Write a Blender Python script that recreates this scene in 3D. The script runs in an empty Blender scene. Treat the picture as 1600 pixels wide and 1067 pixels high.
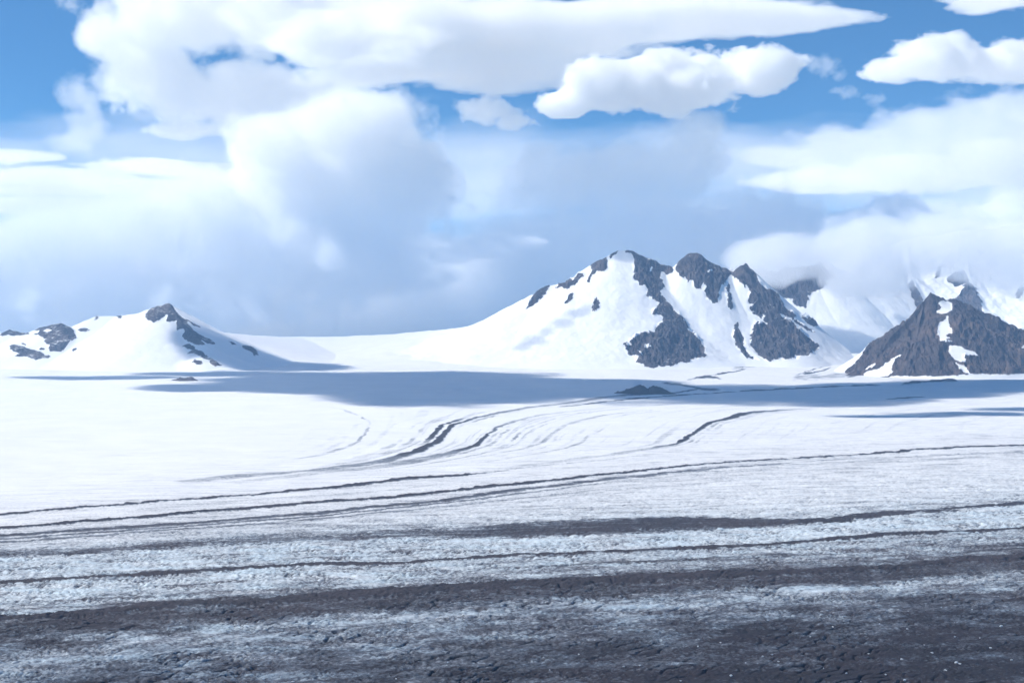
import bpy, math, random
import numpy as np
from mathutils import Vector

sc = bpy.context.scene
COL = sc.collection
random.seed(4)

# ------------------------------------------------------------------ camera, sky, sun, exposure
CAM_H = 500.0                                   # metres above the lower glacier
FPX = 800 / math.tan(math.radians(20))          # focal length, in pixels of the 1600 px wide photograph
cam = bpy.data.objects.new('camera', bpy.data.cameras.new('camera'))
COL.objects.link(cam)
cam.data.sensor_width = 36
cam.data.lens = 18 / math.tan(math.radians(20))
cam.data.clip_start = 1
cam.data.clip_end = 300000
cam.location = (0, 0, CAM_H)
cam.rotation_euler = (math.pi / 2, 0, 0)
sc.camera = cam

SUN_AZ, SUN_EL = math.radians(-88), math.radians(45)
world = bpy.data.worlds.new('World')
sc.world = world
world.use_nodes = True
wt = world.node_tree
bg = wt.nodes['Background']
sky = wt.nodes.new('ShaderNodeTexSky')
sky.sky_type = 'NISHITA'
sky.sun_disc = False
sky.sun_elevation = SUN_EL
sky.sun_rotation = SUN_AZ
sky.altitude = 3500
sky.air_density = 1.0
sky.dust_density = 0.0
sky.ozone_density = 10.0
tint = wt.nodes.new('ShaderNodeMix')              # the photograph's cyan-leaning blue
tint.data_type = 'RGBA'
tint.blend_type = 'MULTIPLY'
tint.inputs[0].default_value = 1.0
tint.inputs[7].default_value = (0.70, 1.03, 0.98, 1)
wt.links.new(sky.outputs[0], tint.inputs[6])
wt.links.new(tint.outputs[2], bg.inputs[0])
bg.inputs[1].default_value = 0.108

sun = bpy.data.lights.new('sun', 'SUN')
sun.energy = 5.0
sun.angle = math.radians(0.5)
sun.color = (1.0, 0.955, 0.885)
suno = bpy.data.objects.new('sun', sun)
COL.objects.link(suno)
SUN_DIR = Vector((math.sin(SUN_AZ) * math.cos(SUN_EL), math.cos(SUN_AZ) * math.cos(SUN_EL), math.sin(SUN_EL)))
suno.rotation_euler = SUN_DIR.to_track_quat('Z', 'Y').to_euler()
suno.location = (-2000, 0, 6000)

sc.view_settings.view_transform = 'Standard'
sc.view_settings.look = 'None'
sc.view_settings.exposure = 0.3
sc.view_settings.gamma = 1.0
sc.cycles.max_bounces = 22
sc.cycles.volume_bounces = 22
sc.cycles.diffuse_bounces = 3
sc.cycles.glossy_bounces = 2
sc.cycles.volume_max_steps = 64
sc.cycles.use_adaptive_sampling = True
sc.cycles.adaptive_threshold = 0.04
sc.cycles.use_denoising = True

# ------------------------------------------------------------------ noise (numpy)
_rng = np.random.RandomState(7)
_A = _rng.rand(256 * 256) * 2 * np.pi
_GX, _GY = np.cos(_A).astype(np.float32), np.sin(_A).astype(np.float32)

def perlin(x, y, seed=0):
    x = np.asarray(x, np.float32); y = np.asarray(y, np.float32)
    fx0, fy0 = np.floor(x), np.floor(y)
    fx, fy = x - fx0, y - fy0
    ix = (fx0.astype(np.int32) + (seed * 37) % 251) & 255
    iy = (fy0.astype(np.int32) + (seed * 91) % 253) & 255
    jx = (ix + 1) & 255; jy = (iy + 1) & 255
    ix = ix << 8; jx = jx << 8
    u = fx * fx * fx * (fx * (fx * 6 - 15) + 10)
    v = fy * fy * fy * (fy * (fy * 6 - 15) + 10)
    h = ix | iy; n00 = _GX[h] * fx + _GY[h] * fy
    h = jx | iy; n10 = _GX[h] * (fx - 1) + _GY[h] * fy
    h = ix | jy; n01 = _GX[h] * fx + _GY[h] * (fy - 1)
    h = jx | jy; n11 = _GX[h] * (fx - 1) + _GY[h] * (fy - 1)
    a = n00 + u * (n10 - n00); b = n01 + u * (n11 - n01)
    return (a + v * (b - a)) * 1.5

def fbm(x, y, octv=4, seed=0, gain=0.5, lac=2.03):
    s = 0.0; a = 1.0; t = 0.0
    for o in range(octv):
        s = s + a * perlin(x + 17.3 * o, y - 9.1 * o, seed + o * 7)
        t += a; a *= gain; x = x * lac; y = y * lac
    return s / t

def ridged(x, y, octv=4, seed=0, gain=0.5, lac=2.1):
    s = 0.0; a = 1.0; t = 0.0
    for o in range(octv):
        s = s + a * (1 - 2 * np.abs(perlin(x + 31.7 * o, y + 5.3 * o, seed + o * 11)))
        t += a; a *= gain; x = x * lac; y = y * lac
    return s / t

def sstep(a, b, x):
    t = np.clip((x - a) / (b - a), 0, 1)
    return t * t * (3 - 2 * t)

def curve(pts, x):
    p = np.array(pts, float)
    return np.interp(x, p[:, 0], p[:, 1])

# ------------------------------------------------------------------ the glacier's long profile
_PY = np.array([0, 2, 5, 7, 9, 11, 13, 14.5, 17, 20, 23, 25, 26, 27.5, 29, 40]) * 1000.0
_PZ = np.array([-6, 0, 0, 22, 62, 115, 180, 245, 340, 440, 528, 574, 585, 570, 520, 300.0])
_yy = np.linspace(0, 40000, 8001)
_zz = np.interp(_yy, _PY, _PZ)
_ker = np.hanning(161); _ker /= _ker.sum()
_zz = np.convolve(np.pad(_zz, 80, mode='edge'), _ker, mode='valid')
def zg(Y):
    return np.interp(Y, _yy, _zz)
_tab_Y = np.linspace(1000, 24500, 4000)
_tab_py = 533.5 + FPX * (CAM_H - zg(_tab_Y)) / _tab_Y
def ground_Y(py):                                # distance of a point of the ice seen at that height of the picture
    return np.interp(-np.asarray(py, float), -_tab_py, _tab_Y)
def ground(px, py):
    Y = ground_Y(py)
    return Y * (np.asarray(px, float) - 800) / FPX, Y
def at(px, py, Y):
    return (Y * (px - 800) / FPX, Y, CAM_H + Y * (533.5 - py) / FPX)

# ------------------------------------------------------------------ helpers for objects
def tag(o, label=None, cat=None, group=None, kind=None):
    if label: o['label'] = label
    if cat: o['category'] = cat
    if group: o['group'] = group
    if kind: o['kind'] = kind
    return o

def empty(name, loc):
    o = bpy.data.objects.new(name, None)
    COL.objects.link(o)
    o.location = loc
    o.empty_display_size = 50
    return o

def grid_faces(nr, nc):
    i = np.arange(nr * nc).reshape(nr, nc)
    return np.stack([i[:-1, :-1], i[:-1, 1:], i[1:, 1:], i[1:, :-1]], -1).reshape(-1, 4)

def grid_normals(P):
    du = np.gradient(P, axis=1); dv = np.gradient(P, axis=0)
    n = np.cross(du, dv)
    n /= np.linalg.norm(n, axis=-1, keepdims=True) + 1e-9
    n[n[..., 2] < 0] *= -1
    return n

def sub_mesh(name, V, F, mat, normals=None, attrs=None, parent=None, loc=(0, 0, 0), flat=False):
    """one mesh object from the faces F of a larger vertex array V"""
    used, inv = np.unique(F.ravel(), return_inverse=True)
    F2 = inv.reshape(F.shape).astype(np.int32)
    v = (V[used] - np.array(loc)).astype(np.float32)
    me = bpy.data.meshes.new(name)
    nf, k = F2.shape
    me.vertices.add(len(v)); me.vertices.foreach_set('co', v.ravel())
    me.loops.add(nf * k); me.loops.foreach_set('vertex_index', F2.ravel())
    me.polygons.add(nf)
    me.polygons.foreach_set('loop_start', np.arange(nf, dtype=np.int32) * k)
    me.polygons.foreach_set('use_smooth', np.full(nf, not flat))
    me.update(calc_edges=True)
    if attrs:
        for an, av in attrs.items():
            a = me.attributes.new(an, 'FLOAT', 'POINT')
            a.data.foreach_set('value', av[used].astype(np.float32))
    if normals is not None and not flat:
        me.normals_split_custom_set_from_vertices(normals[used].astype(np.float32))
    me.materials.append(mat)
    o = bpy.data.objects.new(name, me)
    COL.objects.link(o)
    if parent is not None:
        o.parent = parent
    elif any(loc):
        o.location = loc
    return o

def components(mask):
    """separate pieces of a 2-D mask, as lists of flat indices, largest first"""
    H, W = mask.shape
    lab = np.where(mask, np.arange(1, H * W + 1).reshape(H, W), 0)
    while True:
        new = lab.copy()
        for ax, d in ((0, 1), (0, -1), (1, 1), (1, -1)):
            q = np.zeros_like(lab)
            if ax == 0:
                if d == 1: q[1:] = new[:-1]
                else: q[:-1] = new[1:]
            else:
                if d == 1: q[:, 1:] = new[:, :-1]
                else: q[:, :-1] = new[:, 1:]
            new = np.where(mask, np.maximum(new, q), 0)
        # jump along the roots
        r = new.ravel()
        nz = r > 0
        r2 = r.copy(); r2[nz] = np.maximum(r[nz], r[r[nz] - 1])
        new = r2.reshape(H, W)
        if (new == lab).all():
            break
        lab = new
    ids, cnt = np.unique(lab[lab > 0], return_counts=True)
    out = []
    for i in ids[np.argsort(-cnt)]:
        out.append(np.flatnonzero(lab.ravel() == i))
    return out

# ------------------------------------------------------------------ materials
class NT:
    def __init__(self, tree):
        self.t = tree
    def n(self, typ, **kw):
        nd = self.t.nodes.new(typ)
        for k, v in kw.items():
            setattr(nd, k, v)
        return nd
    def link(self, a, b):
        self.t.links.new(a, b)
    def val(self, sock, v):
        if hasattr(v, 'is_output') or isinstance(v, bpy.types.NodeSocket):
            self.t.links.new(v, sock)
        else:
            sock.default_value = v
    def math(self, op, a, b=0.0, c=0.0, clamp=False):
        m = self.n('ShaderNodeMath', operation=op, use_clamp=clamp)
        self.val(m.inputs[0], a); self.val(m.inputs[1], b); self.val(m.inputs[2], c)
        return m.outputs[0]
    def noise(self, vec, scale, detail=4, rough=0.55):
        m = self.n('ShaderNodeTexNoise')
        self.val(m.inputs['Vector'], vec)
        m.inputs['Scale'].default_value = scale
        m.inputs['Detail'].default_value = detail
        m.inputs['Roughness'].default_value = rough
        return m.outputs[0]
    def rng(self, v, a, b, c=0.0, d=1.0, smooth=False):
        m = self.n('ShaderNodeMapRange')
        if smooth: m.interpolation_type = 'SMOOTHSTEP'
        self.val(m.inputs[0], v)
        for i, q in enumerate((a, b, c, d)):
            self.val(m.inputs[1 + i], q)
        return m.outputs[0]
    def mix(self, f, a, b):
        m = self.n('ShaderNodeMix', data_type='RGBA')
        self.val(m.inputs[0], f)
        for s, v in ((m.inputs[6], a), (m.inputs[7], b)):
            if isinstance(v, tuple): s.default_value = (*v, 1)
            else: self.link(v, s)
        return m.outputs[2]
    def scale(self, vec, s):
        m = self.n('ShaderNodeVectorMath', operation='MULTIPLY')
        self.val(m.inputs[0], vec); m.inputs[1].default_value = s
        return m.outputs[0]

def new_mat(name):
    m = bpy.data.materials.new(name)
    m.use_nodes = True
    t = NT(m.node_tree)
    b = m.node_tree.nodes['Principled BSDF']
    return m, t, b

def glacier_material():
    """snow, bare ice and rock debris; the shares come from the mesh (dirt, which also carries crevasse shade, and ice), the grain from noise"""
    m, t, b = new_mat('glacier_surface')
    geo = t.n('ShaderNodeNewGeometry')
    pos = geo.outputs['Position']
    dirt = t.n('ShaderNodeAttribute', attribute_name='dirt').outputs['Fac']
    ice = t.n('ShaderNodeAttribute', attribute_name='ice').outputs['Fac']
    n1 = t.noise(pos, 1 / 9.0, 5, 0.65)
    n2 = t.noise(t.scale(pos, (0.35, 1, 1)), 1 / 55.0, 5, 0.6)
    n3 = t.noise(pos, 1 / 260.0, 4, 0.6)
    # granular debris cover
    g = t.math('ADD', t.math('MULTIPLY', n1, 1.1), t.math('MULTIPLY', n2, 0.7))
    grainy = t.math('MULTIPLY', t.math('SUBTRACT', g, 0.9), t.rng(dirt, 0.0, 0.25))
    thr = t.math('ADD', dirt, grainy)
    cover = t.rng(thr, 0.04, 0.72)
    snow = t.mix(t.rng(n3, 0.35, 0.65), (0.74, 0.735, 0.735), (0.79, 0.78, 0.775))
    icec = t.mix(t.rng(n2, 0.35, 0.65), (0.50, 0.61, 0.68), (0.70, 0.75, 0.78))
    clean = t.mix(ice, snow, icec)
    deb = t.mix(t.rng(n1, 0.3, 0.7), (0.024, 0.023, 0.030), (0.052, 0.047, 0.054))
    deb = t.mix(t.rng(n3, 0.4, 0.65), deb, (0.048, 0.041, 0.048))
    silty = t.mix(t.rng(n2, 0.35, 0.65), (0.13, 0.155, 0.19), (0.22, 0.235, 0.265))
    tone = t.mix(t.rng(cover, 0.0, 0.6), clean, silty)
    t.link(t.mix(t.rng(cover, 0.5, 1.0), tone, deb), b.inputs['Base Color'])
    t.link(t.rng(cover, 0, 1, 0.55, 0.9), b.inputs['Roughness'])
    b.inputs['Specular IOR Level'].default_value = 0.25
    bump = t.n('ShaderNodeBump')
    bump.inputs['Strength'].default_value = 0.5
    bump.inputs['Distance'].default_value = 1.0
    rough = t.math('ADD', t.math('MULTIPLY', ice, 1.8), t.math('ADD', t.math('MULTIPLY', dirt, 1.8), 0.5))
    t.link(t.math('MULTIPLY', t.noise(pos, 1 / 7.0, 5, 0.65), rough), bump.inputs['Height'])
    t.link(bump.outputs[0], b.inputs['Normal'])
    return m

def snow_material():
    m, t, b = new_mat('mountain_snow')
    pos = t.n('ShaderNodeNewGeometry').outputs['Position']
    n = t.noise(pos, 1 / 180.0, 5, 0.6)
    t.link(t.mix(t.rng(n, 0.35, 0.65), (0.80, 0.805, 0.815), (0.84, 0.84, 0.84)), b.inputs['Base Color'])
    b.inputs['Roughness'].default_value = 0.6
    b.inputs['Specular IOR Level'].default_value = 0.2
    bump = t.n('ShaderNodeBump'); bump.inputs['Strength'].default_value = 0.35; bump.inputs['Distance'].default_value = 1
    t.link(t.math('MULTIPLY', t.noise(pos, 1 / 60.0, 5, 0.6), 9.0), bump.inputs['Height'])
    t.link(bump.outputs[0], b.inputs['Normal'])
    return m

def rock_material(name, dark, mid, warm, ledge=(0.9, 0.98)):
    m, t, b = new_mat(name)
    pos = t.n('ShaderNodeNewGeometry').outputs['Position']
    n1 = t.noise(pos, 1 / 160.0, 6, 0.65)
    n2 = t.noise(t.scale(pos, (1, 1, 1.8)), 1 / 60.0, 6, 0.72)
    n3 = t.noise(pos, 1 / 420.0, 4, 0.6)
    c = t.mix(t.rng(n2, 0.33, 0.67), dark, mid)
    c = t.mix(t.math('MULTIPLY', t.rng(n1, 0.42, 0.68), t.rng(n3, 0.38, 0.6)), c, warm)
    tn = t.n('ShaderNodeNewGeometry').outputs['True Normal']
    sx = t.n('ShaderNodeSeparateXYZ'); t.link(tn, sx.inputs[0])
    up = t.math('ADD', sx.outputs[2], t.math('MULTIPLY', t.math('SUBTRACT', n1, 0.5), 0.55))
    c = t.mix(t.rng(up, *ledge), c, (0.80, 0.805, 0.815))
    t.link(c, b.inputs['Base Color'])
    b.inputs['Roughness'].default_value = 0.9
    b.inputs['Specular IOR Level'].default_value = 0.2
    bump = t.n('ShaderNodeBump'); bump.inputs['Strength'].default_value = 0.7; bump.inputs['Distance'].default_value = 1
    t.link(t.math('MULTIPLY', t.noise(t.scale(pos, (1, 1, 0.6)), 1 / 55.0, 7, 0.72), 48.0), bump.inputs['Height'])
    t.link(bump.outputs[0], b.inputs['Normal'])
    return m

M_GLA = glacier_material()
M_SNOW = snow_material()
M_ROCK = rock_material('dark_slate_rock', (0.036, 0.034, 0.041), (0.090, 0.080, 0.085), (0.165, 0.130, 0.118), (0.93, 1.0))
M_SCREE = rock_material('brown_scree_rock', (0.052, 0.047, 0.053), (0.094, 0.080, 0.081), (0.165, 0.122, 0.104), (1.05, 1.12))

# ------------------------------------------------------------------ the glacier and its moraines
def build_glacier():
    rows_py = np.concatenate([np.linspace(1300, 1080, 60), np.linspace(1079.4, 527.4, 820)])
    Yr = ground_Y(rows_py[rows_py > _tab_py.min() + 0.3])
    Yr = np.concatenate([Yr, np.linspace(Yr[-1] + 120, 29000, 40)])
    Yr = np.concatenate([np.linspace(150, Yr[0] - 15, 30), Yr])
    u = np.linspace(-0.47, 0.47, 1000)                 # fine columns where the ice is in view, wider ones out to the sides
    out = np.linspace(0, 1, 33)[1:] ** 1.5
    Y, U = np.meshgrid(Yr, u, indexing='ij')
    X = Y * U
    room = np.minimum(4500, 16600 - 0.47 * Yr)[:, None] * out[None, :]
    side = 0.47 * Yr[:, None] + room
    X = np.concatenate([-side[:, ::-1], X, side], 1)
    Y = np.repeat(Yr[:, None], X.shape[1], 1)
    U = X / Y
    px = np.clip(800 + FPX * U, -1200, 2800)
    z0 = zg(Y)
    py = 533.5 + FPX * (CAM_H - z0) / Y
    nr, nc = X.shape
    # the snow saddle that joins the left mountain to the massif
    saddle = np.zeros_like(z0)
    sp = [at(*q) for q in [(770, 505, 16500), (700, 514, 17600), (620, 521.5, 19200), (540, 525.5, 21000), (460, 527, 21800), (400, 524.5, 20500), (345, 519, 18200), (300, 512, 16400)]]
    for (xa, ya, za), (xb, yb, zb_) in zip(sp[:-1], sp[1:]):
        dx, dy = xb - xa, yb - ya
        tt = np.clip(((X - xa) * dx + (Y - ya) * dy) / (dx * dx + dy * dy), 0, 1)
        d = np.hypot(X - xa - tt * dx, Y - ya - tt * dy)
        saddle = np.maximum(saddle, np.clip(1 - d / 2300, 0, 1) ** 1.6 * np.maximum(za + tt * (zb_ - za) - z0, 0))

    # --- traced lines of the flow (pixels of the photograph -> places on the ice)
    b2 = [(-400, 836), (0, 804), (200, 789), (400, 774), (560, 757), (640, 748), (735, 741), (850, 728), (1000, 712), (2000, 640)]
    b3 = [(-400, 857), (0, 825), (200, 809), (350, 796), (500, 785), (650, 771), (800, 757), (950, 740), (1100, 726), (1225, 716), (1350, 709), (1450, 703), (1600, 696), (2000, 680)]
    b4 = [(-400, 862), (0, 834), (200, 823), (500, 800), (800, 766), (950, 748), (1050, 738), (1300, 717), (1600, 707), (2000, 690)]
    b4b = [(-400, 872), (0, 843), (250, 829), (500, 810), (800, 778), (950, 762), (1050, 748), (1300, 730), (1600, 715), (2000, 700)]
    b5 = [(-400, 885), (0, 865), (150, 858), (300, 849), (400, 843), (600, 835), (800, 829), (950, 823), (1075, 817), (1200, 816), (1300, 812), (1450, 799), (1600, 783), (2000, 750)]
    b6 = [(-400, 932), (0, 907), (200, 899), (400, 886), (500, 881), (650, 875), (800, 867), (950, 860), (1100, 854), (1250, 845), (1400, 835), (1600, 826), (2000, 800)]
    b7 = [(-400, 1005), (0, 967), (100, 960), (250, 946), (400, 940), (550, 930), (700, 920), (800, 915), (1000, 905), (1200, 897), (1350, 890), (1450, 881), (1600, 870), (2000, 845)]
    b8 = [(-400, 1080), (0, 1036), (200, 1000), (300, 990), (550, 970), (700, 962), (800, 950), (950, 941), (1100, 938), (1250, 925), (1400, 912), (1600, 893), (2000, 862)]
    c2, c3, c4, c4b, c5, c6, c7, c8 = [curve(b, px) for b in (b2, b3, b4, b4b, b5, b6, b7, b8)]
    # band coordinate: 0 at b3, 1 at b5, 2 at b6, 3 at b7, 4 at b8, 5 below
    t = np.zeros_like(px)
    edges = [c3 - 120, c3, c5, c6, c7, c8, c8 + 110]
    for k in range(6):
        a, b = edges[k], edges[k + 1]
        t = np.where(py >= a, k - 1 + (py - a) / (b - a), t)
    t = np.where(py < edges[0], -1.0, t)

    nA = fbm(X / 170, Y / 90, 5, 3)                       # broad patches
    nB = fbm(X / 34, Y / 22, 4, 21)                       # small patches
    nS = 0.5 * fbm(X / 260, t * 7, 5, 40, 0.6) + 0.6 * fbm((X + 0.4 * Y) / 90, (Y - 0.75 * X) / 34, 4, 43, 0.6)     # streaks along the flow
    nL = fbm(X / 900, Y / 600, 3, 8)

    # --- general dirtiness
    right = sstep(300, 1300, px)
    tk = [-1, -0.5, -0.1, 0.1, 0.35, 0.8, 1, 1.2, 1.8, 2, 2.3, 2.7, 3.0, 3.2, 3.5, 3.75, 4.0, 4.3, 4.7, 5.2, 6]
    prof_l = np.interp(t, tk, [0.0, 0.03, 0.09, 0.14, 0.17, 0.20, 0.30, 0.15, 0.16, 0.22, 0.18, 0.30, 0.5, 0.66, 0.64, 0.42, 0.28, 0.40, 0.50, 0.56, 0.62])
    prof_r = np.interp(t, tk, [0.0, 0.02, 0.06, 0.09, 0.08, 0.10, 0.2, 0.10, 0.14, 0.22, 0.28, 0.40, 0.6, 0.66, 0.56, 0.32, 0.28, 0.52, 0.66, 0.74, 0.80])
    dirt = prof_l * (1 - right) + prof_r * right
    amp = np.interp(t, [-1, 0, 0.5, 2, 3, 4, 6], [0.0, 0.06, 0.16, 0.26, 0.45, 0.55, 0.42])
    dirt = dirt + amp * (0.55 * nA + 0.3 * nB + 0.75 * nS)
    flow = fbm(X / 700, (Y - 0.16 * X) / 34, 5, 330, 0.62) + 0.7 * fbm(X / 160, (Y - 0.2 * X) / 40, 4, 331, 0.6)
    dirt = dirt + np.interp(t, [-1, -0.7, -0.3, 0, 1, 2], [0.05, 0.07, 0.12, 0.16, 0.14, 0.0]) * np.clip(flow + 0.12, 0, 1) * 1.5
    ice = np.interp(t, [-1, 0.1, 0.7, 1.0, 1.3, 3, 4, 6], [0, 0.05, 0.3, 0.7, 0.9, 0.9, 0.95, 0.9])

    bump = np.zeros_like(px)
    ids = np.zeros(px.shape, int)
    def band(c, hw, rag, strength, ident, ridge=0.0, xr=None, soft=0.35, seed=0):
        nonlocal dirt, bump, ids
        n = fbm(X / 45, (Y - 0.3 * X) / 26, 4, 60 + seed, 0.6)
        n2 = fbm(X / 420, (Y - 0.3 * X) / 160, 3, 70 + seed)
        d = np.abs(py - c + rag * (n * 1.3 + n2)) / np.maximum(hw, 0.05)
        m = 1 - sstep(1 - soft, 1 + soft, d)
        if xr is not None:
            m = m * np.interp(px, [q[0] for q in xr], [q[1] for q in xr])
        dirt = np.maximum(dirt, strength * m)
        dirt = dirt + 0.10 * m * n
        bump += ridge * m * (0.8 + 0.7 * n)
        ids = np.where((m * strength > 0.5) & (ids == 0) & (ident > 0), ident, ids)
        return m
    hw = lambda *q: np.interp(px, [a for a, b in q], [b for a, b in q])
    band(c2, hw((0, 0.8), (400, 0.9), (540, 1.8), (660, 2.0), (740, 0.8), (800, 0.6)), 1.1, 0.95, 2, 5, [(-400, 0.8), (350, 0.85), (450, 1), (735, 1), (760, 0.35), (1000, 0.2), (1100, 0)], seed=1)
    band(c3, hw((0, 1.3), (500, 1.6), (800, 1.3), (1100, 0.9), (1250, 0.7), (1400, 0.9), (1600, 1.1)), 1.1, 0.95, 3, 5, [(-400, 1), (1100, 1), (1220, 0.75), (1330, 0.75), (1400, 1), (2000, 1)], seed=2)
    band(c4, hw((0, 2.4), (400, 2.5), (800, 2.2), (1000, 1.5), (1300, 0.9), (1600, 0.7)), 1.8, 0.68, 4, 1, [(-400, 1), (800, 0.95), (1100, 0.7), (1300, 0.45), (2000, 0.4)], seed=3, soft=0.6)
    band(c4 + 5, hw((0, 1.2), (800, 1.2), (1000, 0.8)), 1.0, 0.6, 0, 0, [(-400, 1), (700, 0.9), (1000, 0.5), (1200, 0)], seed=13)
    band(c4b, hw((0, 1.8), (800, 1.4), (1200, 1)), 2.0, 0.55, 0, 0, [(-400, 1), (500, 0.9), (900, 0.6), (1100, 0)], seed=4, soft=0.7)
    m5 = band(c5, hw((0, 3.0), (250, 4.2), (500, 5.5), (700, 8), (850, 11), (1000, 11.5), (1075, 11), (1150, 8), (1250, 4), (1400, 3.0), (1600, 3.0)), 4.0, 0.80, 5, 1, [(-400, 0.85), (350, 0.72), (520, 0.62), (700, 0.78), (850, 0.95), (2000, 1)], seed=5, soft=0.5)
    dirt = dirt - m5 * 0.9 * np.clip(fbm(X / 330, (Y - 0.12 * X) / 16, 4, 300, 0.6) + 0.05, 0, 1) * np.interp(px, [700, 1000, 1300], [1, 0.8, 0.3])
    band(c6, hw((0, 2.2), (400, 2.2), (900, 1.6), (1300, 2.2), (1600, 1.8)), 1.5, 0.85, 6, 2, seed=6)
    band(c7, hw((0, 3.4), (200, 4.6), (600, 5.5), (1000, 5.5), (1300, 3.8), (1600, 2.8)), 1.4, 1.05, 7, 7, seed=7)
    band(c7 + 14, hw((0, 7), (700, 6), (1200, 9), (1600, 11)), 7.0, 0.66, 0, 1, seed=8, soft=0.7)

    q3 = py - c3
    bl = sstep(0.02, 0.4, fbm(X / 2200, q3 * 0.24 + 0.15 * nB, 5, 340, 0.65)) * np.interp(q3, [-30, -12, 4, 16, 40], [0, 0.35, 1, 0.8, 0])
    dirt = dirt + 0.34 * bl * np.interp(px, [-400, 700, 1200, 2000], [1, 0.85, 0.5, 0.45])
    q6 = py - c6
    bl = sstep(0.05, 0.42, fbm(X / 900, q6 * 0.2 + 0.2 * nB, 5, 350, 0.65)) * np.interp(t, [0.6, 1.0, 1.6, 2.2, 2.9, 3.0], [0, 0.8, 0.5, 0.9, 1.0, 0])
    dirt = dirt + 0.30 * bl

    # --- S-shaped folds above b2
    def sx(pts):
        p = np.array(pts, float)
        return np.interp(py, p[:, 1], p[:, 0])
    S0 = sx([(420, 625), (510, 634), (538, 640), (565, 650), (577, 660), (572, 675), (560, 690), (530, 701), (480, 714), (380, 728), (200, 745)])
    S1 = sx([(1030, 612), (940, 622), (860, 633), (800, 641), (745, 652), (708, 664), (694, 676), (684, 690), (650, 706), (600, 721), (500, 734), (300, 752)])
    S2 = sx([(1160, 620), (1000, 632), (880, 643), (819, 654), (785, 664), (762, 678), (752, 690), (735, 700), (680, 714), (600, 728), (450, 745), (300, 760)])
    S3 = sx([(1420, 625), (1250, 638), (1165, 647), (1108, 660), (1088, 674), (1062, 692), (1010, 704), (900, 717), (800, 731), (700, 742)])
    S4 = S3 + 480 + 0 * px
    xs = [S0 - 500, S0, S1, S2, S3, S4]
    vals = [-4, 0, 1, 2, 4.2, 8]
    phi = np.full_like(px, 8.0)
    for k in range(5):
        w = (px - xs[k]) / np.maximum(xs[k + 1] - xs[k], 1)
        phi = np.where((px >= xs[k]) & (px < xs[k + 1]), vals[k] + w * (vals[k + 1] - vals[k]), phi)
    phi = np.where(px < xs[0], -4.0, phi)
    zone = sstep(612, 650, py) * (1 - sstep(-16, -2, py - c2)) * (1 - sstep(732, 748, py))
    wob = 0.05 * fbm(X / 300, Y / 300, 3, 90)
    lines = fbm(phi * 6.5 + wob, 0 * phi + Y / 2600, 5, 95, 0.62)
    lines = sstep(0.10, 0.42, lines)
    zw = np.interp(phi, [-2, -0.5, 0.3, 0.8, 1.2, 2.2, 3.2, 4.4, 6, 8], [0, 0.08, 0.18, 0.55, 0.35, 0.75, 0.45, 0.3, 0.3, 0.2])
    grain = 0.6 + 0.8 * np.clip(fbm(X / 120, Y / 160, 4, 97) + 0.4, 0, 1)
    dirt = dirt + 0.45 * lines * zone * zw * grain
    def fold(S, hw_, strength, ident, ridge, pr, seed, soft=0.4):
        nonlocal dirt, bump, ids
        n = fbm(X / 60, Y / 110, 4, 120 + seed)
        d = np.abs(px - S + 5 * n) / np.maximum(hw_, 0.1)
        m = (1 - sstep(1 - soft, 1 + soft, d)) * np.interp(py, [q[0] for q in pr], [q[1] for q in pr])
        if ident == 0:                              # faint bands come and go along their length
            m = m * np.clip(0.55 + 1.5 * fbm(X / 210 + seed, Y / 420, 3, 180 + seed), 0.05, 1)
        dirt = np.maximum(dirt, strength * m)
        bump += ridge * m * (0.8 + n)
        ids = np.where((m * strength > 0.5) & (ids == 0) & (ident > 0), ident, ids)
    fpy = lambda *q: np.interp(py, [a for a, b in q], [b for a, b in q])
    fold(S0, fpy((640, 3), (660, 1.8), (690, 3), (714, 8)), 0.45, 0, 0, [(630, 0), (642, 0.8), (700, 0.9), (715, 0.5), (730, 0)], 1)
    for q, (off, st) in enumerate([(-150, 0.12), (-95, 0.16), (-60, 0.24), (-42, 0.32)]):
        fold(S1 + off, fpy((640, 6), (660, 3.5), (690, 4), (714, 12)), st, 0, 0, [(645, 0), (660, 0.8), (700, 1), (720, 0.7), (735, 0)], 30 + q)
    fold(S1, fpy((612, 16), (640, 9), (655, 4.5), (676, 4.5), (690, 6), (706, 11), (722, 18), (740, 30)), 0.95, 8, 5, [(600, 0), (610, 0.2), (622, 0.45), (635, 0.35), (648, 0.5), (662, 0.85), (678, 1.0), (706, 0.95), (716, 0.55), (730, 0.4), (752, 0.3), (757, 0)], 2)
    fold(S1 - 16, fpy((650, 6), (664, 3.6), (690, 5), (706, 8)), 0.9, 8, 4, [(650, 0), (660, 0.9), (682, 0.9), (692, 0.3), (700, 0)], 3)
    fold(S1 + 14, fpy((640, 6), (652, 4), (664, 3), (690, 4)), 0.5, 0, 0, [(638, 0), (650, 0.8), (664, 0.6), (675, 0)], 9)
    fold(S2, fpy((640, 9), (655, 5), (676, 2.8), (690, 3.4), (706, 10), (728, 24)), 0.85, 9, 3, [(630, 0), (645, 0.22), (660, 0.45), (674, 0.7), (684, 1), (698, 1), (708, 0.5), (728, 0.38), (750, 0.25), (758, 0)], 4)
    for q, (off, st) in enumerate([(12, 0.36), (22, 0.42), (34, 0.25), (48, 0.5), (62, 0.28), (85, 0.2), (112, 0.18), (140, 0.16), (172, 0.14)]):
        fold(S2 + off, fpy((640, 8), (660, 3), (690, 3), (706, 9)), st, 0, 0, [(642, 0), (662, 0.7), (690, 1.0), (698, 0.6), (708, 0)], 40 + q)
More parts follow.
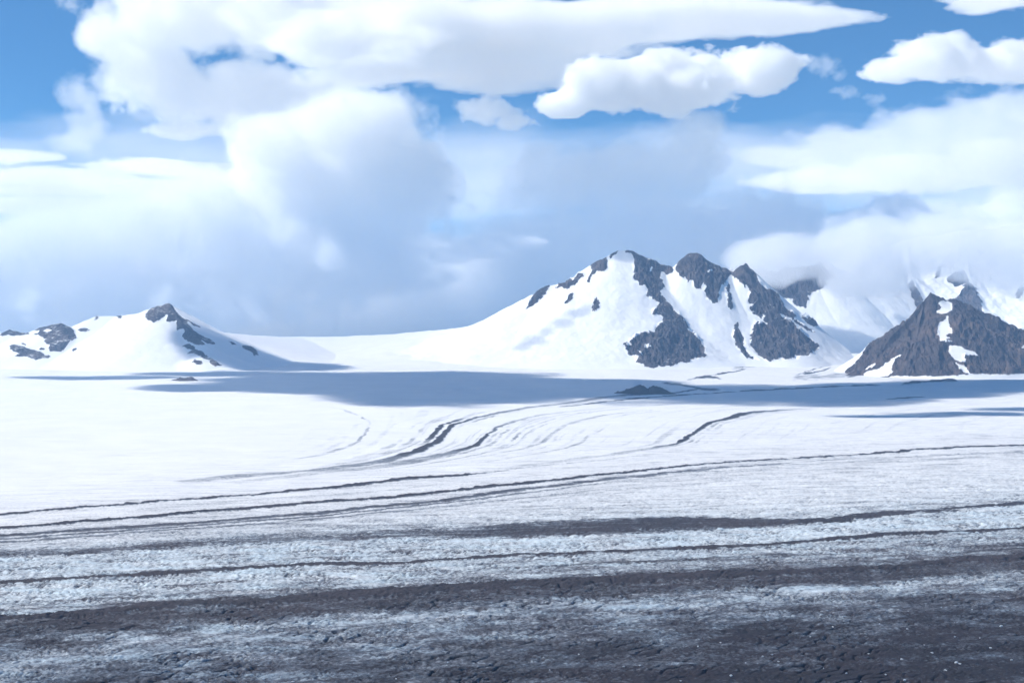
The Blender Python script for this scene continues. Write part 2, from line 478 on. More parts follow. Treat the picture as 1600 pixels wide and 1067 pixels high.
    fold(S3, fpy((640, 18), (650, 10), (660, 5), (676, 3.6), (694, 5), (710, 16)), 0.95, 10, 5, [(635, 0), (646, 0.7), (652, 1.0), (690, 1.0), (697, 0.5), (705, 0.3), (730, 0.22), (742, 0)], 7)
    for q, (off, st) in enumerate([(13, 0.5), (24, 0.3), (40, 0.2), (70, 0.15), (110, 0.15), (160, 0.14), (220, 0.14)]):
        fold(S3 + off, fpy((640, 8), (660, 3), (690, 3), (706, 9)), st, 0, 0, [(645, 0), (658, 0.7), (690, 1.0), (702, 0.4), (710, 0)], 60 + q)
    # faint streaks towards the feet of the mountains
    def streak(pts, hwpx, strength, ident, ridge=0.0, seed=0, rag=0.7):
        nonlocal dirt, bump, ids
        p = np.array(pts, float)
        c = np.interp(px, p[:, 0], p[:, 1])
        fade = sstep(p[0, 0], p[0, 0] + 12, px) * (1 - sstep(p[-1, 0] - 12, p[-1, 0], px))
        n = fbm(X / 130, Y / 90, 4, 150 + seed)
        d = np.abs(py - c + rag * n * 2) / hwpx
        m = (1 - sstep(0.6, 1.3, d)) * fade * np.clip(0.85 + 1.2 * n, 0.1, 1)
        dirt = np.maximum(dirt, strength * m)
        bump += ridge * m
        ids = np.where((m * strength > 0.5) & (ids == 0) & (ident > 0), ident, ids)
    streak([(870, 636), (980, 624), (1060, 617), (1160, 611), (1260, 606), (1380, 601)], 0.9, 0.7, 0, 0, 1)
    streak([(960, 618), (1000, 617), (1060, 612), (1100, 606)], 1.0, 0.75, 0, 0, 2)
    streak([(1030, 598), (1060, 600), (1100, 608), (1130, 609)], 1.6, 0.6, 0, 0, 3)
    streak([(1070, 594), (1100, 588), (1150, 580), (1170, 575)], 0.9, 0.75, 0, 0, 4)
    streak([(1085, 591), (1105, 589.5), (1130, 593)], 1.5, 1.0, 11, 12, 5)
    streak([(1250, 585), (1270, 583), (1290, 578), (1302, 572)], 1.0, 0.9, 12, 4, 6)
    streak([(1240, 588), (1262, 580), (1300, 568), (1320, 566)], 0.7, 0.6, 0, 0, 7)
    streak([(1235, 592), (1300, 588), (1350, 580), (1400, 583)], 3.5, 0.34, 0, 0, 8, 3)
    streak([(1405, 601), (1425, 599), (1445, 597), (1500, 595)], 1.4, 1.0, 13, 14, 9)
    streak([(1380, 623), (1420, 621), (1450, 620)], 0.6, 0.7, 0, 0, 10)
    streak([(1140, 577), (1170, 573), (1200, 571)], 1.2, 0.5, 0, 0, 11, 2)
    streak([(380, 677), (420, 678), (470, 679)], 0.8, 0.12, 0, 0, 12)
    streak([(1320, 590), (1345, 583), (1390, 586), (1395, 591), (1380, 594)], 1.6, 0.75, 0, 0, 13, 1)

    # --- relief: hummocks and crevasses grow towards the lower, bare ice
    cw = np.interp(t, [-1, -0.2, 0.2, 0.8, 1.05, 2, 3, 6], [0.03, 0.12, 0.35, 0.6, 0.9, 1.0, 1.0, 0.9])
    sc_ = np.interp(Y, [1000, 2500, 5000, 9000], [0.8, 1.0, 1.55, 2.4])
    wx = X + 14 * fbm(X / 45, Y / 45, 3, 200); wy = Y + 14 * fbm(X / 45, Y / 45, 3, 201)
    ca, sa = math.cos(0.75), math.sin(0.75)
    r1x, r1y = (wx * ca + wy * sa) / sc_, (-wx * sa + wy * ca) / sc_
    def cracks(a, b, seed, w):
        n = perlin(a, b, seed) + 0.35 * perlin(a * 2.3, b * 2.3, seed + 1)
        return np.exp(-(n / w) ** 2)
    crack = np.maximum(cracks(r1x / 24, r1y / 10, 210, 0.13), 0.8 * cracks(r1y / 30 + 5, r1x / 12, 214, 0.11))
    crack = crack * np.clip(0.55 + 1.1 * fbm(X / 90, Y / 90, 3, 212), 0, 1)
    hum = fbm(wx / 20 / sc_, wy / 20 / sc_, 4, 220, 0.62) * 4.4
    relief = cw * (1 - 0.5 * np.clip(dirt, 0, 1)) * (hum * sc_ ** 0.5 - 4.2 * crack)
    big = np.exp(-((perlin((X + 0.9 * Y) / 150, (Y - 0.9 * X) / 48, 260) + 0.4 * perlin(X / 30, Y / 30, 261)) / 0.06) ** 2) * sstep(2.2, 3.4, t) * sstep(-0.1, 0.35, perlin(X / 200, Y / 200, 262))
    relief -= 5.0 * big
    crack = np.maximum(crack, big)
    relief += cw * 4.0 * fbm(X / 190, (Y - 0.35 * X) / 80, 4, 230)
    z = z0 + saddle + 12 * nL * np.clip((Y - 1500) / 3000, 0, 1) + relief + bump
    z += 2.6 * fbm(X / 190, Y / 150, 3, 240) * (1 - cw)
    # wind-blown streakiness far up the ice
    z += 2.2 * fbm((X + 0.3 * Y) / 900, (Y - 0.3 * X) / 320, 4, 250) * sstep(5000, 9000, Y)
    dirt = dirt + crack * cw * np.interp(t, [0, 1, 2, 3, 6], [0.10, 0.40, 0.42, 0.25, 0.18])  # shade inside the crevasses, put into the surface colour on top of the debris
    dirt = np.clip(dirt, 0, 1.1)

    P = np.stack([X, Y, z], -1)
    N = grid_normals(P).reshape(-1, 3)
    V = P.reshape(-1, 3)
    F = grid_faces(nr, nc)
    at_ = {'dirt': dirt.ravel(), 'ice': np.clip(ice, 0, 1).ravel()}
    fid = ids.ravel()[F]
    face_id = np.where((fid > 0).sum(1) >= 2, fid.max(1), 0)
    MOR = {
        2: ('thin dark rubble ridge ending in a bulge just above the longest moraine ridge', 'moraine'),
        3: ('longest thin bumpy moraine ridge crossing the whole glacier below the snowy bends', 'moraine'),
        4: ('smooth grey debris stripe running right alongside the longest moraine ridge', 'moraine'),
        5: ('broad brown streaky debris band that narrows to a stripe on both sides', 'moraine'),
        6: ('straight narrow dark moraine stripe between two strips of crevassed ice', 'moraine'),
        7: ('thick blue-black moraine wall bordering the dirty foreground ice', 'moraine'),
        8: ('S-shaped double dark moraine with a black knot in the bend', 'moraine'),
        9: ('thinner S-shaped moraine fold with fine parallel lines beside it', 'moraine'),
        10: ('curved dark moraine arc alone on white ice below the cloud shadow', 'moraine'),
        11: ('small dark debris mound at the foot of the big massif', 'moraine'),
        12: ('short slanting debris streak between the massif and the rock pyramid', 'moraine'),
        13: ('low dark rubble ridge in shade in front of the rock pyramid', 'moraine'),
    }
    for k, (lab, cat) in MOR.items():
        g2 = (face_id == k).reshape(nr - 1, nc - 1)
        if not g2.any():
            continue
        rr = np.flatnonzero(g2.any(1)); cc = np.flatnonzero(g2.any(0))
        sub = g2[rr[0]:rr[-1] + 1, cc[0]:cc[-1] + 1]
        pieces = []
        for idx in components(sub):
            i, j = np.unravel_index(idx, sub.shape)
            fl = (i + rr[0]) * g2.shape[1] + j + cc[0]
            if len(idx) < 40 or len(pieces) >= 40:
                face_id[fl] = 0
            else:
                pieces.append(fl)
        if len(pieces) == 1:
            tag(sub_mesh('moraine', V, F[pieces[0]], M_GLA, N, at_), lab, cat)
        elif pieces:
            c = V[F[pieces[0]].ravel()].mean(0)
            root = tag(empty('moraine', tuple(float(q) for q in c)), lab, cat)
            for fl in pieces:
                sub_mesh('debris_ridge', V, F[fl], M_GLA, N, at_, parent=root, loc=tuple(root.location))
    g = sub_mesh('glacier', V, F[face_id == 0], M_GLA, N, at_)
    tag(g, 'wide white glacier of snow, crevassed ice and dirt running below the mountains', 'glacier', kind='structure')
    return X, Y, z

GX, GY, GZ = build_glacier()

def snow_plain():                                # the ice cap goes on behind the saddle
    xs = np.linspace(-45000, 45000, 60); ys = np.linspace(30600, 80000, 40)
    Y, X = np.meshgrid(ys, xs, indexing='ij')
    z = 330 + 60 * fbm(X / 6000, Y / 6000, 3, 5)
    V = np.stack([X, Y, z], -1).reshape(-1, 3)
    o = sub_mesh('snow_plain', V, grid_faces(*X.shape), M_SNOW)
    tag(o, 'snow plain of the ice cap behind the saddle', 'snow', kind='structure')
snow_plain()

# ------------------------------------------------------------------ mountains
def inside(poly, x, y):
    p = np.array(poly, float)
    r = np.zeros(x.shape, bool)
    bb = (x >= p[:, 0].min()) & (x <= p[:, 0].max()) & (y >= p[:, 1].min()) & (y <= p[:, 1].max())
    xs, ys = x[bb], y[bb]
    c = np.zeros(xs.shape, bool)
    j = len(p) - 1
    for i in range(len(p)):
        xi, yi = p[i]; xj, yj = p[j]
        if yi != yj:
            c ^= ((yi > ys) != (yj > ys)) & (xs < (xj - xi) * (ys - yi) / (yj - yi) + xi)
        j = i
    r[bb] = c
    return r

def Z(x0, y0, s, pts):
    return [(x0 + a / s, y0 + b / s) for a, b in pts]

def smax(a, b, k):
    h = np.clip(0.5 + 0.5 * (a - b) / k, 0, 1)
    return b + (a - b) * h + k * h * (1 - h)

def mountain(name, label, ridges, xr, yr, res, rocks, holes=(), all_rock=None, p=1.35, relief=45, seed=0,
             rag=2.2, k=25, rock_mat=None, cat='mountain', snow_relief=6, sink=10, min_piece=14, jag=22):
    """height field from ridge lines; rock faces are separate parts, snow covers the rest"""
    xs = np.arange(xr[0], xr[1], res[0]); ys = np.arange(yr[0], yr[1], res[1])
    Y, X = np.meshgrid(ys, xs, indexing='ij')
    zb = zg(Y)
    wx = X + 60 * fbm(X / 420, Y / 420, 3, seed + 1); wy = Y + 60 * fbm(X / 420, Y / 420, 3, seed + 2)
    add = np.full(X.shape, -sink * 1.0); near = np.zeros(X.shape)
    for rd in ridges:
        pts = [(*at(q[0], q[1], q[2]), q[3]) for q in rd['pts']]
        pw = rd.get('p', p)
        best = np.full(X.shape, -1e9); nf = np.zeros(X.shape)
        for (x0, y0, z0, w0), (x1, y1, z1, w1) in zip(pts[:-1], pts[1:]):
            dx, dy = x1 - x0, y1 - y0
            L2 = dx * dx + dy * dy + 1e-6
            tt = np.clip(((X - x0) * dx + (Y - y0) * dy) / L2, 0, 1)
            d = np.hypot(X - x0 - tt * dx, Y - y0 - tt * dy)
            zr = z0 + tt * (z1 - z0); w = w0 + tt * (w1 - w0)
            f = np.clip(1 - d / w, 0, 1) ** pw
            c = f * (zr - zb + sink) - sink
            nf = np.where(c > best, f, nf)
            best = np.maximum(best, c)
        near = np.maximum(near, nf)
        add = np.maximum(best, smax(best, add, k) * np.clip((best + sink) / 40, 0, 1) + add * (1 - np.clip((best + sink) / 40, 0, 1)))
    z = zb + add
    hN = np.clip(add / 500, 0, 1)
    def proj(z):
        return 800 + FPX * X / Y, 533.5 - FPX * (z - CAM_H) / Y
    n1 = fbm(X / 150, (Y + 1.4 * z) / 150, 5, seed + 5, 0.6); n2 = fbm(X / 150 + 40, (Y + 1.4 * z) / 150, 5, seed + 6, 0.6)
    n3 = fbm(X / 28, (Y + 1.4 * z) / 28, 2, seed + 7); n4 = fbm(X / 28 + 9, (Y + 1.4 * z) / 28, 2, seed + 8)
    def rockids(z):
        px, py = proj(z)
        qx = px + rag * (1.6 * n1 + 0.7 * n3); qy = py + rag * (1.6 * n2 + 0.7 * n4)
        r = np.zeros(X.shape, int)
        if all_rock is not None:
            r[:] = np.where(inside(all_rock, qx, qy), 1, 0)
        for i, pl in enumerate(rocks):
            r = np.where(inside(pl, qx, qy), i + 2, r)
        for pl in holes:
            r = np.where(inside(pl, qx, qy), 0, r)
        return r
    r0 = rockids(z) > 0
    rs = r0.astype(float)
    for _ in range(6):
        rs = (rs + np.roll(rs, 1, 0) + np.roll(rs, -1, 0) + np.roll(rs, 1, 1) + np.roll(rs, -1, 1)) / 5
    env = np.clip(1.1 - near ** 6, 0.22, 1) * np.clip(add / 60, 0, 1)
    gul = ridged(wx / 85, wy / 140, 4, seed + 14, 0.55)
    rid = ridged(wx / 260, wy / 330, 5, seed + 10, 0.55)
    fine = fbm(X / 60, Y / 60, 4, seed + 20, 0.6)
    z = z + rs * env * (relief * (rid - 0.35) + 0.45 * relief * (gul - 0.3) + relief * 0.3 * fine)
    z = z + (1 - rs) * np.clip(add / 80, 0, 1) * snow_relief * (fbm(X / 330, Y / 330, 4, seed + 30) * 2.5 + 0.2 * fine)
    z = z + rs * np.clip(near, 0, 1) ** 8 * jag * fbm(X / 45, Y / 90, 4, seed + 31, 0.6)
    ids = rockids(z)
    P = np.stack([X, Y, z], -1)
    N = grid_normals(P).reshape(-1, 3)
    V = P.reshape(-1, 3)
    F = grid_faces(*X.shape)
    keep = (add.ravel()[F] > -sink + 0.2).any(1)
    fi = ids.ravel()[F[keep]]
    fid = np.where((fi > 0).sum(1) >= 2, fi.max(1), 0)
    cx, cy = (xr[0] + xr[1]) / 2, (yr[0] + yr[1]) / 2
    root = empty(name, (cx, cy, float(zg(cy))))
    tag(root, label, cat)
    loc = tuple(root.location)
    full = np.zeros((X.shape[0] - 1) * (X.shape[1] - 1), int)
    full[np.flatnonzero(keep)] = fid
    F = grid_faces(*X.shape)
    shp = (X.shape[0] - 1, X.shape[1] - 1)
    sm = (keep & (full == 0)).reshape(shp)
    fg = full.reshape(shp)
    nb = fg.copy()
    for dy in (-2, 0, 2):
        for dx in (-2, 0, 2):
            nb = np.maximum(nb, np.roll(np.roll(fg, dy, 0), dx, 1))
    snow_parts = []
    for idx in components(sm):
        if len(idx) < min_piece:
            full[idx] = nb.ravel()[idx]
        else:
            snow_parts.append(idx)
    comp = np.zeros(shp[0] * shp[1], int)
    for i, idx in enumerate(snow_parts):
        comp[idx] = i + 1
    comp = comp.reshape(shp); cn = comp.copy()
    for dy, dx in ((1, 0), (-1, 0), (0, 1), (0, -1)):
        cn = np.maximum(cn, np.roll(np.roll(comp, dy, 0), dx, 1))
    rock = []
    for q in np.unique(full):
        if q == 0: continue
        g2 = (full == q).reshape(X.shape[0] - 1, X.shape[1] - 1)
        rr = np.flatnonzero(g2.any(1)); cc = np.flatnonzero(g2.any(0))
        sub = g2[rr[0]:rr[-1] + 1, cc[0]:cc[-1] + 1]
        for idx in components(sub):
            i, j = np.unravel_index(idx, sub.shape)
            flat_i = (i + rr[0]) * g2.shape[1] + j + cc[0]
            k_ = int(cn.ravel()[flat_i].max())
            if len(idx) >= min_piece or k_ == 0:
                rock.append(flat_i)
            else:
                snow_parts[k_ - 1] = np.concatenate([snow_parts[k_ - 1], flat_i])
    for i, fl in enumerate(snow_parts):
        sub_mesh('snow_cover' if i == 0 else 'snow_patch', V, F[fl], M_SNOW, N, parent=root, loc=loc)
    for fl in rock:
        sub_mesh('rock_face', V, F[fl], rock_mat or M_ROCK, None, parent=root, loc=loc, flat=True)
    return root

R1 = lambda pts: Z(780, 380, 4.85, pts)
R2 = lambda pts: Z(960, 380, 4.85, pts)
R3 = lambda pts: Z(1110, 380, 4.85, pts)
R4 = lambda pts: Z(1300, 400, 5.333, pts)
L5 = lambda pts: Z(0, 460, 6.67, pts)
L6 = lambda pts: Z(200, 460, 6.667, pts)

# --- the big massif in the middle
massif_rocks = [
    R1([(195, 505), (225, 445), (255, 405), (290, 355), (335, 310), (390, 300), (385, 330), (370, 355), (325, 410), (300, 435), (260, 455), (255, 475)]),
    R1([(420, 345), (450, 315), (465, 280), (510, 275), (545, 265), (560, 290), (545, 325), (520, 345), (490, 340), (460, 335)]),
    R1([(558, 318), (570, 255), (610, 220), (635, 250), (600, 285), (570, 320)]),
    R1([(655, 290), (690, 235), (705, 205), (690, 160), (700, 125), (725, 155), (765, 100), (805, 90), (822, 160), (815, 185), (780, 215), (740, 210), (700, 245), (680, 290), (660, 315)]),
    R1([(835, 120), (845, 60), (890, 30), (915, 35), (900, 62), (865, 85), (845, 118)]),
    R1([(735, 405), (762, 455), (755, 490), (720, 512), (698, 500), (705, 460)]),
    R1([(490, 465), (520, 405), (550, 375), (567, 385), (565, 405), (525, 445)]),
    R2([(60, 30), (140, 55), (200, 80), (270, 105), (330, 135), (400, 145), (445, 165), (440, 215), (410, 245), (375, 230), (345, 205), (350, 250), (370, 300), (380, 335), (350, 350), (345, 390), (375, 400), (400, 450), (450, 510), (510, 550), (550, 600), (565, 640), (560, 655), (620, 700), (650, 740), (680, 790), (690, 840), (675, 862), (610, 868), (565, 880), (575, 905), (500, 905), (420, 930), (330, 940), (240, 940), (215, 915), (160, 900), (185, 850), (110, 840), (85, 795), (75, 765), (140, 710), (240, 670), (300, 675), (320, 640), (365, 600), (370, 550), (345, 535), (285, 545), (290, 505), (330, 490), (350, 440), (320, 425), (270, 425), (248, 395), (255, 345), (235, 320), (185, 315), (180, 285), (150, 270), (150, 200), (155, 150), (145, 100), (120, 75), (80, 60)]),
    R2([(460, 185), (495, 115), (535, 65), (600, 55), (645, 50), (675, 80), (710, 120), (770, 155), (840, 180), (890, 195), (895, 240), (840, 280), (810, 320), (790, 365), (785, 440), (750, 445), (700, 410), (690, 385), (700, 330), (680, 290), (660, 300), (650, 345), (620, 350), (600, 340), (600, 285), (575, 270), (550, 300), (540, 240), (520, 260), (490, 245)]),
    R2([(850, 345), (858, 310), (875, 310), (875, 350), (860, 372)]),
    R2([(853, 390), (885, 372), (890, 440), (904, 480), (885, 504), (853, 485)]),
    R3([(160, 240), (200, 175), (245, 140), (285, 130), (330, 205), (365, 280), (405, 335), (475, 355), (515, 385), (545, 450), (580, 500), (655, 540), (640, 565), (610, 562), (600, 590), (625, 605), (660, 640), (720, 695), (790, 745), (828, 770), (820, 795), (750, 835), (690, 850), (560, 872), (430, 880), (380, 860), (340, 820), (330, 800), (305, 770), (305, 690), (330, 680), (320, 620), (340, 595), (400, 600), (445, 625), (420, 590), (380, 575), (355, 540), (300, 505), (330, 475), (295, 450), (295, 405), (320, 375), (290, 345), (270, 310), (262, 340), (240, 310), (218, 285), (190, 260)]),
    R3([(172, 615), (207, 600), (212, 640), (242, 690), (250, 740), (252, 770), (282, 830), (312, 862), (385, 888), (330, 880), (260, 855), (208, 800), (188, 760), (203, 745), (176, 710), (183, 660)]),
    R3([(690, 545), (760, 570), (822, 620), (800, 632), (750, 612), (715, 582)]),
    R3([(600, 560), (650, 588), (740, 638), (787, 667), (720, 648), (650, 612)]),
]
massif_holes = [
    R3([(390, 545), (405, 538), (412, 560), (402, 588), (388, 580)]),
    R3([(520, 530), (560, 528), (607, 575), (600, 590), (550, 567)]),
    R2([(205, 775), (260, 760), (278, 785), (235, 790)]),
    R2([(410, 540), (425, 535), (430, 552)]), R2([(445, 550), (465, 543), (475, 560), (450, 562)]),
    R2([(255, 400), (280, 395), (290, 412), (265, 420)]),
    R2([(710, 215), (735, 185), (742, 200), (720, 235)]),
    R2([(265, 185), (285, 170), (285, 230), (300, 255), (275, 240)]),
    R2([(320, 280), (350, 300), (362, 310), (330, 295)]),
    R2([(525, 205), (545, 200), (535, 225)]),
    R2([(90, 755), (120, 745), (130, 765), (100, 772)]),
    R2([(165, 815), (190, 810), (230, 845), (200, 835)]),
]
mountain('snow_massif', 'big snowy massif with twin dark summits and two rock buttresses', [
    dict(pts=[(690, 516, 17400, 1500), (735, 510, 16800, 1800), (790, 499, 16300, 2000), (828, 470, 16100, 1900), (858, 446, 16000, 1900), (893, 439, 15950, 1900), (926, 412, 15900, 1950), (945, 403, 15900, 1950), (957, 395, 15900, 1950), (966, 390.5, 15900, 1900), (980, 391, 15900, 1900), (1010, 402, 15900, 1700), (1045, 416, 15900, 1500), (1056, 416, 15900, 1400)], p=1.25),
    dict(pts=[(1056, 416, 15900, 1400), (1066, 404, 15850, 1500), (1075, 397, 15850, 1500), (1091, 395.5, 15850, 1500), (1103, 406, 15850, 1500), (1120, 415, 15850, 1500), (1144, 424, 15850, 1500), (1150, 420, 15850, 1400), (1160, 415, 15850, 1400), (1166, 412, 15900, 1400), (1176, 425, 15850, 1300), (1186, 440, 15800, 1000), (1205, 456, 15700, 800), (1222, 478, 15600, 620), (1245, 502, 15500, 480), (1280, 535, 15400, 330), (1296, 552, 15300, 250)], p=1.25),
    # buttress under the first summit
    dict(pts=[(1020, 412, 15850, 500), (1030, 455, 15500, 420), (1038, 480, 15250, 420), (1046, 505, 15000, 480), (1052, 530, 14800, 520), (1050, 560, 14620, 460), (1048, 574, 14520, 260)], p=0.95),
    dict(pts=[(1046, 505, 15000, 380), (1020, 530, 14800, 380), (995, 548, 14700, 260)], p=0.95),
    # spur from the second summit and the right buttress
    dict(pts=[(1112, 412, 15850, 450), (1115, 445, 15500, 330), (1118, 470, 15300, 220)], p=1.0),
    dict(pts=[(1170, 425, 15850, 450), (1195, 470, 15450, 450), (1206, 500, 15150, 520), (1220, 530, 14900, 560), (1228, 556, 14700, 300)], p=0.95),
    dict(pts=[(1206, 500, 15150, 420), (1240, 525, 15050, 420), (1270, 545, 14980, 260)], p=0.95),
    dict(pts=[(1143, 425, 15850, 400), (1140, 470, 15400, 220), (1150, 520, 15000, 200), (1165, 555, 14700, 120)], p=1.0),
], (-2300, 3700), (13900, 17800), (8.5, 10.5), massif_rocks, massif_holes, seed=300, relief=85, rag=3.2, snow_relief=8)

# --- the snowy peak on the left
left_rocks = [
    L5([(-30, 430), (0, 420), (60, 375), (100, 350), (160, 365), (240, 385), (310, 415), (200, 428), (120, 432), (100, 415)]),
    L5([(295, 378), (400, 330), (500, 310), (570, 285), (645, 283), (700, 315), (760, 365), (795, 455), (720, 495), (640, 590), (540, 592), (500, 565), (520, 520), (450, 500), (470, 470), (420, 430), (355, 410), (400, 395), (410, 370)]),
    L5([(100, 540), (120, 520), (200, 525), (300, 565), (440, 605), (450, 635), (525, 645), (515, 662), (440, 667), (380, 688), (300, 652), (160, 637), (205, 610), (120, 587)]),
    L5([(798, 372), (850, 345), (900, 345), (948, 372), (890, 392)]),
    L5([(203, 498), (240, 505), (278, 532), (250, 530)]),
    L5([(403, 560), (440, 548), (467, 570), (430, 583)]),
    L5([(748, 575), (780, 558), (805, 572), (770, 590)]),
    L5([(980, 268), (1000, 225), (1030, 200), (1048, 210), (1018, 250)]),
    L5([(1195, 210), (1285, 235), (1250, 250), (1205, 228)]),
    L6([(180, 240), (185, 200), (240, 140), (330, 92), (410, 72), (450, 95), (480, 150), (532, 222), (510, 270), (440, 285), (400, 280), (420, 235), (400, 215), (365, 240), (340, 255), (270, 285), (205, 275)]),
    L6([(508, 372), (513, 260), (535, 215), (595, 270), (660, 345), (720, 392), (740, 418), (830, 458), (907, 500), (900, 520), (820, 510), (760, 470), (730, 455), (812, 522), (710, 527), (640, 490), (600, 470), (560, 430), (590, 380), (580, 340), (545, 360)]),
    L6([(595, 252), (660, 285), (750, 335), (745, 345), (690, 327)]),
    L6([(555, 545), (620, 515), (660, 530), (720, 575), (790, 605), (800, 635), (860, 660), (990, 740), (900, 745), (850, 710), (860, 685), (780, 660), (680, 605), (610, 615), (625, 595), (690, 575)]),
    L6([(665, 690), (700, 675), (775, 690), (770, 725), (720, 732)]),
    L6([(1050, 480), (1085, 492), (1135, 532), (1080, 522)]),
    L6([(1178, 540), (1260, 528), (1337, 570), (1353, 632), (1310, 632), (1280, 590), (1230, 582)]),
]
left_holes = [L5([(443, 378), (480, 356), (542, 368), (520, 392)]), L5([(420, 412), (480, 438), (470, 442), (430, 425)]),
              L6([(590, 430), (630, 425), (630, 445), (600, 445)]), L6([(700, 415), (715, 412), (722, 440), (708, 440)])]
mountain('snow_peak', 'low snowy mountain with a dark rock tooth, across the plateau from the massif', [
    dict(pts=[(-260, 535, 15600, 900), (-120, 524, 15400, 1100), (0, 521, 15300, 1100), (15, 516, 15300, 1100), (45, 522, 15200, 1100), (62, 512, 15100, 1100), (88, 506, 15100, 1100), (98, 506, 15100, 1100), (113, 515, 15100, 1100), (135, 511, 15200, 1200), (150, 494, 15400, 1400), (180, 494, 15400, 1400), (215, 490, 15300, 1500), (238, 481, 15200, 1500), (262, 473.5, 15100, 1500), (272, 484, 15150, 1400), (285, 498, 15300, 1300), (310, 511, 15700, 1200), (345, 519, 16300, 1100)], p=1.3),
    dict(pts=[(264, 474, 15100, 400), (285, 505, 14700, 420), (310, 528, 14400, 480), (330, 545, 14150, 520), (345, 570, 13900, 350)], p=1.05),
    dict(pts=[(90, 508, 15100, 500), (80, 535, 14700, 500), (70, 560, 14400, 450)], p=1.1),
    dict(pts=[(30, 520, 15200, 500), (35, 545, 14600, 450), (50, 566, 14300, 350)], p=1.1),
], (-7800, -1900), (13200, 18900), (10, 11), left_rocks, left_holes, seed=420, relief=34, rag=1.9, snow_relief=4)

# --- the bare rock pyramid on the right
pyr_all = R4([(110, 1030), (110, 955), (190, 895), (240, 835), (300, 740), (370, 630), (450, 520), (540, 420), (640, 330), (780, 330), (800, 250), (850, 250), (950, 300), (1000, 310), (1100, 330), (1300, 450), (1600, 600), (2400, 850), (2400, 1100), (1700, 992), (1600, 982), (1160, 980), (1020, 995), (640, 1000), (480, 1004), (440, 1035), (320, 1062), (400, 1020), (270, 1012), (220, 1000)])
pyr_holes = [
    R4([(865, 465), (905, 430), (885, 395), (905, 375), (960, 370), (1000, 395), (1005, 450), (960, 475), (900, 485)]),
    R4([(900, 545), (950, 520), (960, 485), (975, 500), (970, 550), (1000, 610), (1000, 640), (950, 660), (995, 685), (900, 710), (885, 650), (870, 600)]),
    R4([(970, 800), (975, 745), (1060, 745), (1120, 785), (1190, 790), (1215, 835), (1150, 820), (1105, 830), (1115, 885), (1040, 875), (990, 840)]),
    R4([(1025, 885), (1100, 908), (1165, 980), (1110, 975), (1055, 935)]),
    R4([(925, 692), (985, 700), (1035, 722), (960, 720)]),
    R4([(480, 862), (582, 812), (565, 842), (500, 866)]),
    R4([(528, 802), (612, 752), (604, 778), (560, 800)]),
    R4([(570, 728), (610, 712), (660, 708), (640, 722), (590, 732)]),
    R4([(248, 985), (300, 965), (370, 940), (450, 890), (527, 858), (500, 920), (508, 960), (470, 1000), (400, 1012), (290, 1012)]),
    R4([(268, 945), (330, 900), (385, 882), (345, 925), (290, 945)]),
    R4([(955, 968), (985, 962), (1020, 975), (980, 980)]), R4([(1575, 765), (1605, 735), (1605, 775)]),
    R4([(535, 648), (560, 630), (572, 640), (545, 655)]),
]
mountain('rock_pyramid', 'pointed bare brown rock mountain with a broken stripe of snow patches', [
    dict(pts=[(1455, 457, 13600, 560), (1462, 462, 13600, 700), (1476, 468, 13600, 1050), (1489, 468, 13620, 1050), (1505, 473, 13650, 1050), (1525, 482, 13700, 1050), (1535, 492, 13700, 1050), (1550, 499, 13700, 1000), (1572, 511, 13700, 950), (1600, 525, 13700, 850), (1660, 552, 13600, 700), (1740, 580, 13500, 450)], p=1.0),
    dict(pts=[(1455, 457, 13600, 420), (1448, 466, 13580, 350), (1440, 474, 13550, 300), (1428, 490, 13500, 250), (1412, 507, 13450, 210), (1396, 520, 13400, 170), (1381, 540, 13350, 130), (1367, 559, 13300, 100), (1350, 573, 13250, 100), (1332, 583, 13150, 80)], p=1.0),
    dict(pts=[(1470, 468, 13600, 560), (1478, 510, 13300, 520), (1492, 550, 13050, 460), (1500, 578, 12880, 260)], p=0.95),
    dict(pts=[(1530, 488, 13700, 560), (1545, 530, 13350, 560), (1555, 570, 13020, 340)], p=0.95),
    dict(pts=[(1443, 475, 13560, 330), (1432, 530, 13200, 320), (1420, 572, 12980, 220)], p=0.95),
], (3000, 6300), (12500, 14900), (7.5, 8.5), [], pyr_holes, all_rock=pyr_all, seed=520, relief=72, rag=2.0, rock_mat=M_SCREE, sink=6)

# --- the clouded range behind
ridge_rock = [
    R3([(120, 240), (165, 190), (210, 170), (260, 160), (280, 110), (310, 105), (345, 150), (420, 160), (480, 180), (520, 215), (580, 150), (640, 150), (750, 120), (830, 110), (870, 200), (930, 240), (880, 290), (850, 345), (760, 375), (735, 400), (745, 490), (700, 480), (650, 465), (600, 410), (555, 420), (500, 395), (440, 330), (380, 400), (200, 420)]),
]
mountain('jagged_ridge', 'jagged dark rock ridge fading into cloud behind the massif', [
    dict(pts=[(1060, 440, 19000, 800), (1130, 425, 18900, 1200), (1160, 416, 18800, 1200), (1172, 409, 18800, 1200), (1180, 420, 18800, 1200), (1192, 421, 18800, 1200), (1205, 424, 18800, 1200), (1216, 429, 18850, 1200), (1228, 416, 18900, 1300), (1245, 417, 18900, 1300), (1265, 417, 18900, 1300), (1285, 408, 18950, 1300), (1296, 408, 19000, 1300), (1306, 420, 19100, 1300), (1330, 425, 19400, 1500), (1370, 425, 19900, 1600), (1430, 430, 20400, 1600)], p=1.15),
], (2100, 6600), (16900, 21600), (9, 12), ridge_rock, [], seed=620, relief=75, snow_relief=8, sink=4, jag=110, rag=6)

